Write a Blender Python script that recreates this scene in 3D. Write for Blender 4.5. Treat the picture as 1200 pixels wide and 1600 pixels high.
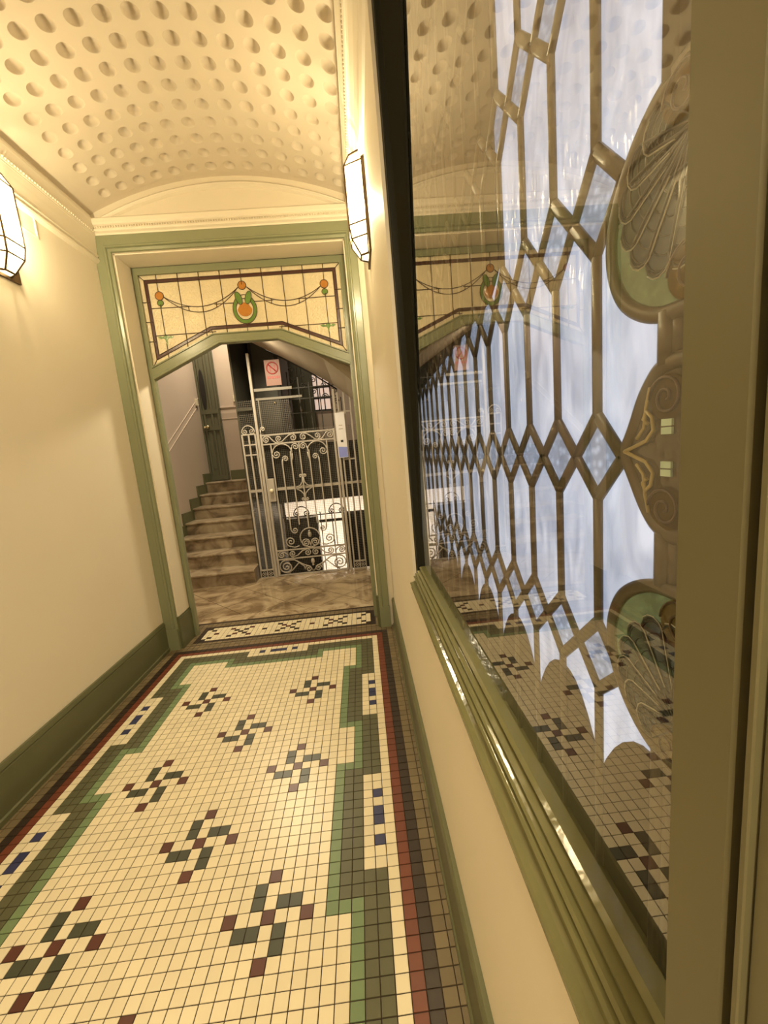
import bpy, math, random
from mathutils import Vector, Matrix
random.seed(7)
for o in list(bpy.data.objects): bpy.data.objects.remove(o)
S = bpy.context.scene
C = S.collection
PI = math.pi

# ------------------------------------------------------------------ camera
F_PX, YAW, PITCH, ROLL, EYE = 617.0, math.radians(2.73), math.radians(-8.82), math.radians(-5.14), 1.41
fw = Vector((math.sin(YAW)*math.cos(PITCH), math.cos(YAW)*math.cos(PITCH), math.sin(PITCH)))
r0 = Vector((math.cos(YAW), -math.sin(YAW), 0)); u0 = r0.cross(fw)
rt = r0*math.cos(ROLL) + u0*math.sin(ROLL); up = -r0*math.sin(ROLL) + u0*math.cos(ROLL)
cd = bpy.data.cameras.new('camera'); cam = bpy.data.objects.new('camera', cd); C.objects.link(cam)
M3 = Matrix((rt, up, -fw)).transposed()
cam.matrix_world = Matrix.Translation((0, 0, EYE)) @ M3.to_4x4()
cd.sensor_fit = 'HORIZONTAL'; cd.sensor_width = 36; cd.lens = 36*F_PX/1200; cd.clip_start = 0.01; cd.clip_end = 60
S.camera = cam

# ------------------------------------------------------------------ world, daylight, exposure
LAMP_STRENGTH = 9.0
BULB_W = 34.0
w = bpy.data.worlds.new('sky'); S.world = w; w.use_nodes = True
bg = w.node_tree.nodes['Background']; bg.inputs[0].default_value = (0.74, 0.82, 1.0, 1); bg.inputs[1].default_value = 2.1
S.view_settings.view_transform = 'Standard'; S.view_settings.look = 'None'
S.view_settings.exposure = 0.0; S.view_settings.gamma = 1.0; S.view_settings.use_curve_mapping = False

def area(name, loc, rot, sx, sy, power, col):
    l = bpy.data.lights.new(name, 'AREA'); l.shape = 'RECTANGLE'; l.size = sx; l.size_y = sy; l.energy = power; l.color = col
    o = bpy.data.objects.new(name, l); o.location = loc; o.rotation_euler = rot; C.objects.link(o); return o
# daylight behind the shaft window, dim stairwell lamp overhead, added unseen fill lights behind the viewer and over the landing
area('daylight_shaft', (-0.5, 7.4, -0.1), (PI/2, 0, 0), 1.6, 1.4, 200, (1.0, 0.98, 0.93))
area('stairwell_lamp', (-1.7, 6.0, 4.3), (0, 0, 0), 0.5, 0.5, 60, (1.0, 0.84, 0.6))
area('fill_behind_viewer', (-0.08, -0.9, 3.0), (0, 0, 0), 0.4, 0.4, 78, (1.0, 0.84, 0.55))
area('landing_fill', (-1.0, 4.0, 2.62), (0, 0, 0), 0.25, 0.25, 38, (1.0, 0.84, 0.56))

# ------------------------------------------------------------------ materials
def srgb(r, g, b):
    f = lambda v: (v/255/12.92) if v/255 <= .04045 else ((v/255+.055)/1.055)**2.4
    return (f(r), f(g), f(b), 1)
def pmat(name, col, rough=.5, metal=0, bump=0, bscale=60, var=0, vscale=3, spec=.5, coat=0, emit=None, estr=0, stretch=None):
    m = bpy.data.materials.new(name); m.use_nodes = True; nt = m.node_tree; b = nt.nodes['Principled BSDF']
    b.inputs['Roughness'].default_value = rough; b.inputs['Metallic'].default_value = metal
    b.inputs['Specular IOR Level'].default_value = spec; b.inputs['Coat Weight'].default_value = coat
    b.inputs['Base Color'].default_value = col
    tc = nt.nodes.new('ShaderNodeTexCoord'); src = tc.outputs['Object']
    if stretch:
        mp = nt.nodes.new('ShaderNodeMapping'); mp.inputs['Scale'].default_value = stretch
        nt.links.new(src, mp.inputs[0]); src = mp.outputs[0]
    if var:
        n = nt.nodes.new('ShaderNodeTexNoise'); n.inputs['Scale'].default_value = vscale; n.inputs['Detail'].default_value = 5
        nt.links.new(src, n.inputs['Vector'])
        mx = nt.nodes.new('ShaderNodeMix'); mx.data_type = 'RGBA'
        mx.inputs[6].default_value = tuple(c*(1-var) for c in col[:3])+(1,); mx.inputs[7].default_value = tuple(min(1, c*(1+var)) for c in col[:3])+(1,)
        nt.links.new(n.outputs[0], mx.inputs[0]); nt.links.new(mx.outputs[2], b.inputs['Base Color'])
    if bump:
        n2 = nt.nodes.new('ShaderNodeTexNoise'); n2.inputs['Scale'].default_value = bscale; n2.inputs['Detail'].default_value = 3
        nt.links.new(src, n2.inputs['Vector'])
        bp = nt.nodes.new('ShaderNodeBump'); bp.inputs['Strength'].default_value = bump; bp.inputs['Distance'].default_value = .01
        nt.links.new(n2.outputs[0], bp.inputs['Height']); nt.links.new(bp.outputs[0], b.inputs['Normal'])
    if emit:
        b.inputs['Emission Color'].default_value = emit; b.inputs['Emission Strength'].default_value = estr
    return m
def tilemat(name, col, rough=.3, var=.12):
    m = pmat(name, col, rough); nt = m.node_tree; b = nt.nodes['Principled BSDF']
    tc = nt.nodes.new('ShaderNodeTexCoord')
    sn = nt.nodes.new('ShaderNodeVectorMath'); sn.operation = 'SNAP'; sn.inputs[1].default_value = (.0405, .0405, .0405)
    ad = nt.nodes.new('ShaderNodeVectorMath'); ad.operation = 'ADD'; ad.inputs[1].default_value = (.751+.02025, -1.341+.02025, .02)
    nt.links.new(tc.outputs['Object'], ad.inputs[0]); nt.links.new(ad.outputs[0], sn.inputs[0])
    wn = nt.nodes.new('ShaderNodeTexWhiteNoise'); nt.links.new(sn.outputs[0], wn.inputs['Vector'])
    n = nt.nodes.new('ShaderNodeTexNoise'); n.inputs['Scale'].default_value = 9; n.inputs['Detail'].default_value = 6
    nt.links.new(tc.outputs['Object'], n.inputs['Vector'])
    av = nt.nodes.new('ShaderNodeMath'); av.operation = 'ADD'; nt.links.new(wn.outputs[0], av.inputs[0]); nt.links.new(n.outputs[0], av.inputs[1])
    hf = nt.nodes.new('ShaderNodeMath'); hf.operation = 'MULTIPLY'; hf.inputs[1].default_value = .5; nt.links.new(av.outputs[0], hf.inputs[0])
    mx = nt.nodes.new('ShaderNodeMix'); mx.data_type = 'RGBA'
    mx.inputs[6].default_value = tuple(c*(1-var) for c in col[:3])+(1,); mx.inputs[7].default_value = tuple(min(1, c*(1+var)) for c in col[:3])+(1,)
    nt.links.new(hf.outputs[0], mx.inputs[0]); nt.links.new(mx.outputs[2], b.inputs['Base Color'])
    return m

CREAM = pmat('cream_paint', (.75, .68, .55, 1), .55, var=.03, vscale=2.5, bump=.04, bscale=35)
PLASTER = pmat('ceiling_plaster', (.64, .56, .445, 1), .75, var=.05, vscale=2)
GREEN = pmat('sage_green_gloss_paint', (.235, .25, .15, 1), .28, var=.06, vscale=4, bump=.05, bscale=22)
GREEN_RAIL = pmat('olive_gloss_paint', (.165, .158, .068, 1), .13, var=.08, vscale=5, bump=.12, bscale=28)
FRAME_SHADED = pmat('shaded_frame_gloss_paint', (.02, .02, .014, 1), .42, bump=.05, bscale=25, spec=.05)  # shade on the frame's far side is put into this near-black colour
STILE_SHADED = pmat('shaded_stile_matt_paint', (.022, .021, .015, 1), .8, spec=0.0)  # same shade painted into the inner stile, without sheen
SKIRT = pmat('skirting_green_paint', (.115, .12, .06, 1), .35, var=.1, vscale=5)
T_WHITE = tilemat('tile_ivory', (.72, .64, .45, 1), .32, .1)
T_DGREEN = tilemat('tile_dark_green', (.085, .085, .04, 1), .4, .1)
T_LGREEN = tilemat('tile_light_green', (.145, .215, .10, 1), .4, .1)
T_PGREEN = tilemat('tile_bottle_green', (.045, .05, .03, 1), .35, .15)
T_RED = tilemat('tile_oxblood', (.085, .022, .013, 1), .35, .2)
T_RED2 = tilemat('tile_red_brown', (.15, .038, .018, 1), .35, .15)
T_BLACK = tilemat('tile_black_brown', (.03, .018, .011, 1), .35, .25)
T_BLUE = tilemat('tile_blue', (.03, .035, .1, 1), .35, .2)
T_BROWN = tilemat('tile_khaki_brown', (.165, .125, .065, 1), .4, .35)
GROUT = pmat('dark_grout', (.03, .016, .008, 1), .85)
IRON = pmat('grey_painted_iron', (.43, .39, .34, 1), .4, .1, var=.15, vscale=12)
IRONM = pmat('mid_grey_iron', (.2, .18, .15, 1), .5, .1, var=.15, vscale=12)
DARKIRON = pmat('dark_iron', (.035, .032, .028, 1), .45, .4)
MESHM = pmat('grey_wire', (.26, .235, .2, 1), .5, .3)
WOODDARK = pmat('dark_green_panel', (.055, .052, .038, 1), .4, var=.2, vscale=4)
DOORG = pmat('grey_green_door_paint', (.12, .12, .075, 1), .4, var=.1, vscale=3)
BRASS = pmat('brass', (.75, .62, .35, 1), .25, .9)
LEAD = pmat('bronze_lead_came', (.105, .08, .052, 1), .38, .12, bump=.12, bscale=40)
LEADD = pmat('dark_lead_came', (.09, .05, .03, 1), .45, .2)
STRIPB = pmat('brown_glass_border', (.07, .025, .02, 1), .3, bump=.1, bscale=60)
OPAL = pmat('opalescent_cream_glass', (.72, .62, .42, 1), .16, var=.12, vscale=9, bump=.55, bscale=75)
AMBER = pmat('amber_glass', (.48, .2, .035, 1), .18, var=.2, vscale=40, bump=.2, bscale=60)
LEAFG = pmat('green_glass', (.13, .24, .05, 1), .2, var=.2, vscale=40, bump=.2, bscale=60)
AMBER_UNLIT = pmat('brown_glass_and_unlit_field', (.04, .024, .012, 1), .6, var=.25, vscale=14)
LAMPM = pmat('lit_milk_glass', (.9, .85, .7, 1), .4, emit=(1, .83, .43, 1), estr=LAMP_STRENGTH)
nt = LAMPM.node_tree; lo_n = nt.nodes['Material Output']; tb = nt.nodes.new('ShaderNodeBsdfTransparent'); tb.inputs[0].default_value = (1, .97, .9, 1)
ms_ = nt.nodes.new('ShaderNodeMixShader'); ms_.inputs[0].default_value = .6
nt.links.new(nt.nodes['Principled BSDF'].outputs[0], ms_.inputs[1]); nt.links.new(tb.outputs[0], ms_.inputs[2]); nt.links.new(ms_.outputs[0], lo_n.inputs[0])
LAMPFR = pmat('bronze_lamp_frame', (.12, .075, .035, 1), .35, .7)
MINT = pmat('daylit_glass_slip', (.55, .72, .62, 1), .3)  # daylight through clear slips is put into this pale colour
HONEYP = pmat('honey_painted_leaf', (.42, .33, .14, 1), .4)
LEADW = pmat('pale_painted_line', (.42, .40, .34, 1), .5)
PAPER = pmat('white_paper', (.8, .78, .8, 1), .35, var=.06, vscale=8)
SIGNR = pmat('pale_red_sign', (.22, .10, .07, 1), .5)
REDI = pmat('red_sign_ink', (.33, .02, .02, 1), .5)
BLUEI = pmat('blue_ink', (.25, .3, .75, 1), .5)
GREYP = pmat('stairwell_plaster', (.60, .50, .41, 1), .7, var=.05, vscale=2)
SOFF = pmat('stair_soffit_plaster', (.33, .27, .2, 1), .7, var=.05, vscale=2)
DADO = pmat('dado_taupe_paint', (.50, .41, .33, 1), .55, var=.04, vscale=2)
BLACKM = pmat('black_metal', (.015, .013, .012, 1), .4)
SWITCH = pmat('ivory_plastic', (.75, .68, .5, 1), .35)

# marble with veins
MARBLE = bpy.data.materials.new('veined_marble'); MARBLE.use_nodes = True
def marble(m, ca, cb, cc, scale, rough, diag=False):
    nt = m.node_tree; b = nt.nodes['Principled BSDF']; b.inputs['Roughness'].default_value = rough
    tc = nt.nodes.new('ShaderNodeTexCoord')
    n = nt.nodes.new('ShaderNodeTexNoise'); n.inputs['Scale'].default_value = scale; n.inputs['Detail'].default_value = 9; n.inputs['Distortion'].default_value = 1.6
    nt.links.new(tc.outputs['Object'], n.inputs['Vector'])
    cr = nt.nodes.new('ShaderNodeValToRGB'); e = cr.color_ramp.elements
    e[0].position = .36; e[0].color = cc; e[1].position = .62; e[1].color = ca
    x = e.new(.48); x.color = cb
    nt.links.new(n.outputs[0], cr.inputs[0]); out = cr.outputs[0]
    if diag:
        mp = nt.nodes.new('ShaderNodeMapping'); mp.inputs['Rotation'].default_value = (0, 0, PI/4); mp.inputs['Scale'].default_value = (1, 1, 1)
        nt.links.new(tc.outputs['Object'], mp.inputs[0])
        br = nt.nodes.new('ShaderNodeTexBrick'); br.offset = 0; br.inputs['Scale'].default_value = 1; br.inputs['Brick Width'].default_value = .42; br.inputs['Row Height'].default_value = .42
        br.inputs['Mortar Size'].default_value = .003; br.inputs['Color1'].default_value = (1, 1, 1, 1); br.inputs['Color2'].default_value = (.85, .83, .8, 1); br.inputs['Mortar'].default_value = (.3, .22, .15, 1)
        nt.links.new(mp.outputs[0], br.inputs['Vector'])
        mx = nt.nodes.new('ShaderNodeMix'); mx.data_type = 'RGBA'; mx.blend_type = 'MULTIPLY'; mx.inputs[0].default_value = 1
        nt.links.new(out, mx.inputs[6]); nt.links.new(br.outputs[0], mx.inputs[7]); out = mx.outputs[2]
    nt.links.new(out, b.inputs['Base Color'])
marble(MARBLE, (.46, .37, .24, 1), (.34, .26, .165, 1), (.19, .135, .08, 1), 3.4, .07, True)
MARBLE_STEP = bpy.data.materials.new('stair_marble'); MARBLE_STEP.use_nodes = True
marble(MARBLE_STEP, (.38, .31, .21, 1), (.27, .205, .13, 1), (.15, .11, .068, 1), 3.6, .35)
MARBLE_EDGE = bpy.data.materials.new('threshold_marble'); MARBLE_EDGE.use_nodes = True
marble(MARBLE_EDGE, (.5, .41, .27, 1), (.4, .31, .2, 1), (.2, .14, .08, 1), 6, .25)

# translucent art glass lit from behind by the sky
def artglass(name, ca, cb, sc, stretch, bump, bsc, gloss=.12, rough=.18):
    m = bpy.data.materials.new(name); m.use_nodes = True; nt = m.node_tree; nt.nodes.clear()
    out = nt.nodes.new('ShaderNodeOutputMaterial'); tc = nt.nodes.new('ShaderNodeTexCoord')
    mp = nt.nodes.new('ShaderNodeMapping'); mp.inputs['Scale'].default_value = stretch; nt.links.new(tc.outputs['Object'], mp.inputs[0])
    n = nt.nodes.new('ShaderNodeTexNoise'); n.inputs['Scale'].default_value = sc; n.inputs['Detail'].default_value = 6; n.inputs['Distortion'].default_value = .8
    nt.links.new(mp.outputs[0], n.inputs['Vector'])
    cr = nt.nodes.new('ShaderNodeValToRGB'); cr.color_ramp.elements[0].position = .3; cr.color_ramp.elements[1].position = .68
    cr.color_ramp.elements[0].color = ca; cr.color_ramp.elements[1].color = cb; nt.links.new(n.outputs[0], cr.inputs[0])
    n2 = nt.nodes.new('ShaderNodeTexVoronoi'); n2.inputs['Scale'].default_value = bsc; nt.links.new(mp.outputs[0], n2.inputs['Vector'])
    bp = nt.nodes.new('ShaderNodeBump'); bp.inputs['Strength'].default_value = bump; bp.inputs['Distance'].default_value = .004
    nt.links.new(n2.outputs[0], bp.inputs['Height'])
    t = nt.nodes.new('ShaderNodeBsdfTranslucent'); nt.links.new(cr.outputs[0], t.inputs[0])
    d = nt.nodes.new('ShaderNodeBsdfDiffuse'); nt.links.new(cr.outputs[0], d.inputs[0])
    g = nt.nodes.new('ShaderNodeBsdfGlossy'); g.inputs['Roughness'].default_value = rough; nt.links.new(bp.outputs[0], g.inputs['Normal'])
    m1 = nt.nodes.new('ShaderNodeMixShader'); m1.inputs[0].default_value = .15; nt.links.new(t.outputs[0], m1.inputs[1]); nt.links.new(d.outputs[0], m1.inputs[2])
    m2 = nt.nodes.new('ShaderNodeMixShader'); m2.inputs[0].default_value = gloss; nt.links.new(m1.outputs[0], m2.inputs[1]); nt.links.new(g.outputs[0], m2.inputs[2])
    nt.links.new(m2.outputs[0], out.inputs[0]); return m
AG_WHITE = artglass('streaky_white_art_glass', (.62, .64, .68, 1), (.93, .92, .92, 1), 16, (1, 2.2, .8), .5, 60)
def tinted(name, tint, bump, bsc, gloss=.16, dif=.0, dcol=(.3, .3, .3, 1)):
    m = bpy.data.materials.new(name); m.use_nodes = True; nt = m.node_tree; nt.nodes.clear()
    out = nt.nodes.new('ShaderNodeOutputMaterial'); tc = nt.nodes.new('ShaderNodeTexCoord')
    n2 = nt.nodes.new('ShaderNodeTexVoronoi'); n2.inputs['Scale'].default_value = bsc; nt.links.new(tc.outputs['Object'], n2.inputs['Vector'])
    cr = nt.nodes.new('ShaderNodeValToRGB'); cr.color_ramp.elements[0].position = .05; cr.color_ramp.elements[1].position = .55
    cr.color_ramp.elements[0].color = tint; cr.color_ramp.elements[1].color = tuple(c*.72 for c in tint[:3])+(1,); nt.links.new(n2.outputs[0], cr.inputs[0])
    bp = nt.nodes.new('ShaderNodeBump'); bp.inputs['Strength'].default_value = bump; bp.inputs['Distance'].default_value = .004
    nt.links.new(n2.outputs[0], bp.inputs['Height'])
    t = nt.nodes.new('ShaderNodeBsdfTransparent'); nt.links.new(cr.outputs[0], t.inputs[0])
    d = nt.nodes.new('ShaderNodeBsdfDiffuse'); d.inputs[0].default_value = dcol
    g = nt.nodes.new('ShaderNodeBsdfGlossy'); g.inputs['Roughness'].default_value = .1; nt.links.new(bp.outputs[0], g.inputs['Normal'])
    m1 = nt.nodes.new('ShaderNodeMixShader'); m1.inputs[0].default_value = dif; nt.links.new(t.outputs[0], m1.inputs[1]); nt.links.new(d.outputs[0], m1.inputs[2])
    ge = nt.nodes.new('ShaderNodeNewGeometry'); iv = nt.nodes.new('ShaderNodeMath'); iv.operation = 'MULTIPLY_ADD'; iv.inputs[1].default_value = -gloss; iv.inputs[2].default_value = gloss
    nt.links.new(ge.outputs['Backfacing'], iv.inputs[0])
    m2 = nt.nodes.new('ShaderNodeMixShader'); nt.links.new(iv.outputs[0], m2.inputs[0]); nt.links.new(m1.outputs[0], m2.inputs[1]); nt.links.new(g.outputs[0], m2.inputs[2])
    nt.links.new(m2.outputs[0], out.inputs[0]); return m
AG_BUMP = tinted('hammered_art_glass', (.98, .99, 1.0, 1), .8, 110, .10)
AG_GREEN = tinted('pale_green_art_glass', (.72, .74, .44, 1), .3, 120, .10, .3, (.27, .28, .13, 1))
AG_GREY = tinted('grey_shell_art_glass', (.80, .73, .74, 1), .3, 120, .08, .1, (.2, .17, .14, 1))
AG_AMB = tinted('honey_art_glass', (.75, .55, .25, 1), .3, 120, .10, .25, (.3, .2, .06, 1))
AG_OCHRE = tinted('ochre_art_glass', (.3, .22, .11, 1), .3, 120, .10, .5, (.14, .10, .05, 1))
AG_FROST = artglass('frosted_window_glass', (.9, .9, .88, 1), (.95, .95, .93, 1), 5, (1, 1, 1), .1, 60)

# flat clear pane: mirror-like reflection on the corridor side, otherwise see-through
CLEAR = bpy.data.materials.new('clear_pane_glass'); CLEAR.use_nodes = True
nt = CLEAR.node_tree; nt.nodes.clear(); out = nt.nodes.new('ShaderNodeOutputMaterial')
fc_ = nt.nodes.new('ShaderNodeLayerWeight'); fc_.inputs[0].default_value = .5
pw_ = nt.nodes.new('ShaderNodeMath'); pw_.operation = 'POWER'; pw_.inputs[1].default_value = 3.2; nt.links.new(fc_.outputs['Facing'], pw_.inputs[0])
fr = nt.nodes.new('ShaderNodeMath'); fr.operation = 'MULTIPLY_ADD'; fr.inputs[1].default_value = .84; fr.inputs[2].default_value = .14; nt.links.new(pw_.outputs[0], fr.inputs[0])
ge = nt.nodes.new('ShaderNodeNewGeometry'); inv = nt.nodes.new('ShaderNodeMath'); inv.operation = 'SUBTRACT'; inv.inputs[0].default_value = 1
nt.links.new(ge.outputs['Backfacing'], inv.inputs[1]); mu = nt.nodes.new('ShaderNodeMath'); mu.operation = 'MULTIPLY'
nt.links.new(fr.outputs[0], mu.inputs[0]); nt.links.new(inv.outputs[0], mu.inputs[1])
tr = nt.nodes.new('ShaderNodeBsdfTransparent'); tr.inputs[0].default_value = (.97, .98, .97, 1)
gl = nt.nodes.new('ShaderNodeBsdfGlossy'); gl.inputs['Roughness'].default_value = 0.0
mx = nt.nodes.new('ShaderNodeMixShader'); nt.links.new(mu.outputs[0], mx.inputs[0]); nt.links.new(tr.outputs[0], mx.inputs[1]); nt.links.new(gl.outputs[0], mx.inputs[2])
nt.links.new(mx.outputs[0], out.inputs[0])
CLEARB = bpy.data.materials.new('clear_pane_back'); CLEARB.use_nodes = True
nt = CLEARB.node_tree; nt.nodes.clear(); out = nt.nodes.new('ShaderNodeOutputMaterial'); tr = nt.nodes.new('ShaderNodeBsdfTransparent'); nt.links.new(tr.outputs[0], out.inputs[0])

# ------------------------------------------------------------------ mesh helpers
class MB:
    def __init__(s): s.v = []; s.f = []; s.m = []; s.mats = []; s.sm = []
    def mi(s, m):
        if m not in s.mats: s.mats.append(m)
        return s.mats.index(m)
    def face(s, pts, m, smooth=False):
        b = len(s.v); s.v += [tuple(p) for p in pts]; s.f.append(tuple(range(b, b+len(pts)))); s.m.append(s.mi(m)); s.sm.append(smooth)
    def box(s, x0, x1, y0, y1, z0, z1, m):
        b = len(s.v); s.v += [(x0,y0,z0),(x1,y0,z0),(x1,y1,z0),(x0,y1,z0),(x0,y0,z1),(x1,y0,z1),(x1,y1,z1),(x0,y1,z1)]
        for q in ((0,3,2,1),(4,5,6,7),(0,1,5,4),(1,2,6,5),(2,3,7,6),(3,0,4,7)): s.f.append(tuple(b+i for i in q)); s.m.append(s.mi(m)); s.sm.append(False)
        return s
    def bbox(s, x0, x1, y0, y1, z0, z1, m, c=.004):      # box with chamfered vertical edges and top
        pts = [(x0+c,y0),(x1-c,y0),(x1,y0+c),(x1,y1-c),(x1-c,y1),(x0+c,y1),(x0,y1-c),(x0,y0+c)]
        s.loft([[(p[0],p[1],z0) for p in pts],[(p[0],p[1],z1-c) for p in pts],[(x0+(x1-x0)*.5+(p[0]-(x0+x1)/2)*(1-2*c/(x1-x0)), (y0+y1)/2+(p[1]-(y0+y1)/2)*(1-2*c/(y1-y0)), z1) for p in pts]], m, cap=True); return s
    def loft(s, rings, m, cap=False, closed=True, smooth=False, ringclosed=False):
        n = len(rings[0]); b = len(s.v)
        for r in rings: s.v += [tuple(p) for p in r]
        k = len(rings)
        for i in range(k if ringclosed else k-1):
            j = (i+1) % k
            for a in range(n if closed else n-1):
                c = (a+1) % n
                s.f.append((b+i*n+a, b+i*n+c, b+j*n+c, b+j*n+a)); s.m.append(s.mi(m)); s.sm.append(smooth)
        if cap:
            s.f.append(tuple(b+i for i in range(n))[::-1]); s.m.append(s.mi(m)); s.sm.append(False)
            s.f.append(tuple(b+(k-1)*n+i for i in range(n))); s.m.append(s.mi(m)); s.sm.append(False)
        return s
    def prism(s, poly, fn, h0, h1, m):                    # poly in 2D mapped by fn(a,b,h)
        s.loft([[fn(a,b,h0) for a,b in poly],[fn(a,b,h1) for a,b in poly]], m, cap=True); return s
    def tube(s, pts, r, m, n=6, closed=False, flat=1.0, smooth=True, up=None):
        P = [Vector(p) for p in pts]; rings = []
        k = len(P); prev = None
        for i in range(k):
            a = P[(i-1) % k] if (closed or i) else P[0]; c = P[(i+1) % k] if (closed or i < k-1) else P[-1]
            t = (c-a)
            if t.length < 1e-9: t = Vector((0,0,1))
            t.normalize()
            if up is not None: n1 = Vector(up)
            elif prev is None: n1 = Vector((0,1,0)) if abs(t.y) < .9 else Vector((1,0,0))
            else: n1 = prev
            n1 = (n1 - t*n1.dot(t)); n1 = n1.normalized() if n1.length > 1e-6 else t.orthogonal().normalized()
            prev = n1; n2 = t.cross(n1)
            rr = r[i] if isinstance(r, (list, tuple)) else r
            rings.append([tuple(P[i] + n1*math.cos(2*PI*(q+.5)/n)*rr*flat + n2*math.sin(2*PI*(q+.5)/n)*rr) for q in range(n)])
        s.loft(rings, m, cap=not closed, smooth=smooth, ringclosed=closed); return s
    def sphere(s, c, r, m, n=12, k=8, sc=(1,1,1)):
        rings = []
        for i in range(k+1):
            th = PI*i/k; rr = max(math.sin(th), .002)
            rings.append([(c[0]+r*sc[0]*rr*math.cos(2*PI*j/n), c[1]+r*sc[1]*rr*math.sin(2*PI*j/n), c[2]+r*sc[2]*math.cos(th)) for j in range(n)])
        s.loft(rings, m, smooth=True); return s
    def build(s, name, parent=None, **props):
        me = bpy.data.meshes.new(name); me.from_pydata(s.v, [], s.f)
        for m in s.mats: me.materials.append(m)
        me.polygons.foreach_set('material_index', s.m); me.polygons.foreach_set('use_smooth', s.sm); me.update()
        o = bpy.data.objects.new(name, me); C.objects.link(o)
        if parent is not None: o.parent = parent
        for k_, v_ in props.items(): o[k_] = v_
        return o
def thing(name, label, cat, loc=(0,0,0), **p):
    o = bpy.data.objects.new(name, None); C.objects.link(o); o.location = loc; o['label'] = label; o['category'] = cat
    o.empty_display_size = .05
    for k_, v_ in p.items(): o[k_] = v_
    return o
def fix_parent(root):                                     # parts were made in world coordinates
    bpy.context.view_layer.update()
    for c in root.children: c.matrix_parent_inverse = root.matrix_world.inverted()
def sweep(mb, path, prof, fn, m, closed=False, smooth=False):
    """path in a plane, prof = [(inward offset, height)], mitred corners"""
    n = len(path); rings = []
    for i in range(n):
        p = Vector(path[i]); dirs = []
        if i > 0 or closed: dirs.append((p-Vector(path[i-1])).normalized())
        if i < n-1 or closed: dirs.append((Vector(path[(i+1) % n])-p).normalized())
        ns = [Vector((-d.y, d.x)) for d in dirs]
        if len(ns) == 2:
            mm = (ns[0]+ns[1]).normalized(); mm = mm/max(.25, mm.dot(ns[0]))
        else: mm = ns[0]
        rings.append([fn(p.x+mm.x*u, p.y+mm.y*u, h) for u, h in prof])
    mb.loft(rings, m, closed=False, smooth=smooth, ringclosed=closed)
    return mb
ST = dict(kind='structure')

# ------------------------------------------------------------------ key dimensions
XL, XR, YF, YG, YS, YGATE = -1.66, .16, 3.05, 3.27, 3.5, 4.75
YBACK = -2.6
CX = (XL+XR)/2

# ------------------------------------------------------------------ mosaic floor
T = .0405; TX0, TY0 = -.751, 1.341
PW = [(0, 15*k) for k in range(-7, 2)] + [(sx, 8+15*k) for sx in (-8, 8) for k in range(-7, 2)]
PWT = {}
for (cx_, ry_) in PW:
    for (a, b, m) in ((0,0,T_RED),(0,3,T_RED),(3,0,T_RED),(-3,0,T_RED),(0,-3,T_RED),(-1,1,T_PGREEN),(-1,2,T_PGREEN),(1,1,T_PGREEN),(2,1,T_PGREEN),
                      (1,-1,T_PGREEN),(1,-2,T_PGREEN),(-1,-1,T_PGREEN),(-2,-1,T_PGREEN)):
        PWT[(cx_+a, ry_+b)] = m
def tile_mat(c, r):
    a = abs(c); m = max(a, r-20)
    if m >= 21: return T_BROWN
    if m == 20: return T_BLACK
    if m == 19: return T_RED2
    if m == 18: return T_WHITE
    if a in (16, 17) and r < 30:
        k = (r-16) if r >= 16 else (r+4) % 21
        if 0 <= k < 10: return T_BLUE if (a == 17 and k in (2, 4, 5, 7)) else T_WHITE
    if r in (36, 37) and a <= 5: return T_BLUE if (r == 37 and a in (0, 1, 3)) else T_WHITE
    nk = (r-8) % 21                                       # niche rows 0..5
    if r <= 34:
        if a == 15 and (nk <= 6 or nk == 20): return T_LGREEN
        if a in (13, 14):
            if nk <= 5: return T_WHITE
            if nk == 6 or nk == 20: return T_LGREEN
        if a == 13: return T_LGREEN
    if r == 35 and 8 <= a <= 15: return T_LGREEN
    if a == 8 and r in (33, 34): return T_LGREEN
    if r == 33 and a < 8: return T_LGREEN
    if r > 33 and a < 8: return T_DGREEN
    if a <= 12 and r <= 34 and not (r > 33 and a < 8): return PWT.get((c, r), T_WHITE)
    return T_DGREEN
fl = MB()
def put_tile(mb, x0, x1, y0, y1, m, g=.00175, z=0.0):
    e = .0006; x0 += g; x1 -= g; y0 += g; y1 -= g; j = lambda: random.uniform(-.0003, .0003)
    zt = z + random.uniform(-.0002, .0001)
    A = [(x0+j(),y0+j(),zt),(x1+j(),y0+j(),zt),(x1+j(),y1+j(),zt),(x0+j(),y1+j(),zt)]
    B = [(x0-e,y0-e,z-.0022),(x1+e,y0-e,z-.0022),(x1+e,y1+e,z-.0022),(x0-e,y1+e,z-.0022)]
    mb.loft([B, A], m); mb.f.append(tuple(len(mb.v)-4+i for i in range(4))); mb.m.append(mb.mi(m)); mb.sm.append(False)
for r in range(-96, 43):
    for c in range(-23, 23):
        x0 = TX0+(c-.5)*T; y0 = TY0+(r-.5)*T
        put_tile(fl, x0, x0+T, y0, y0+T, tile_mat(c, r))
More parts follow.
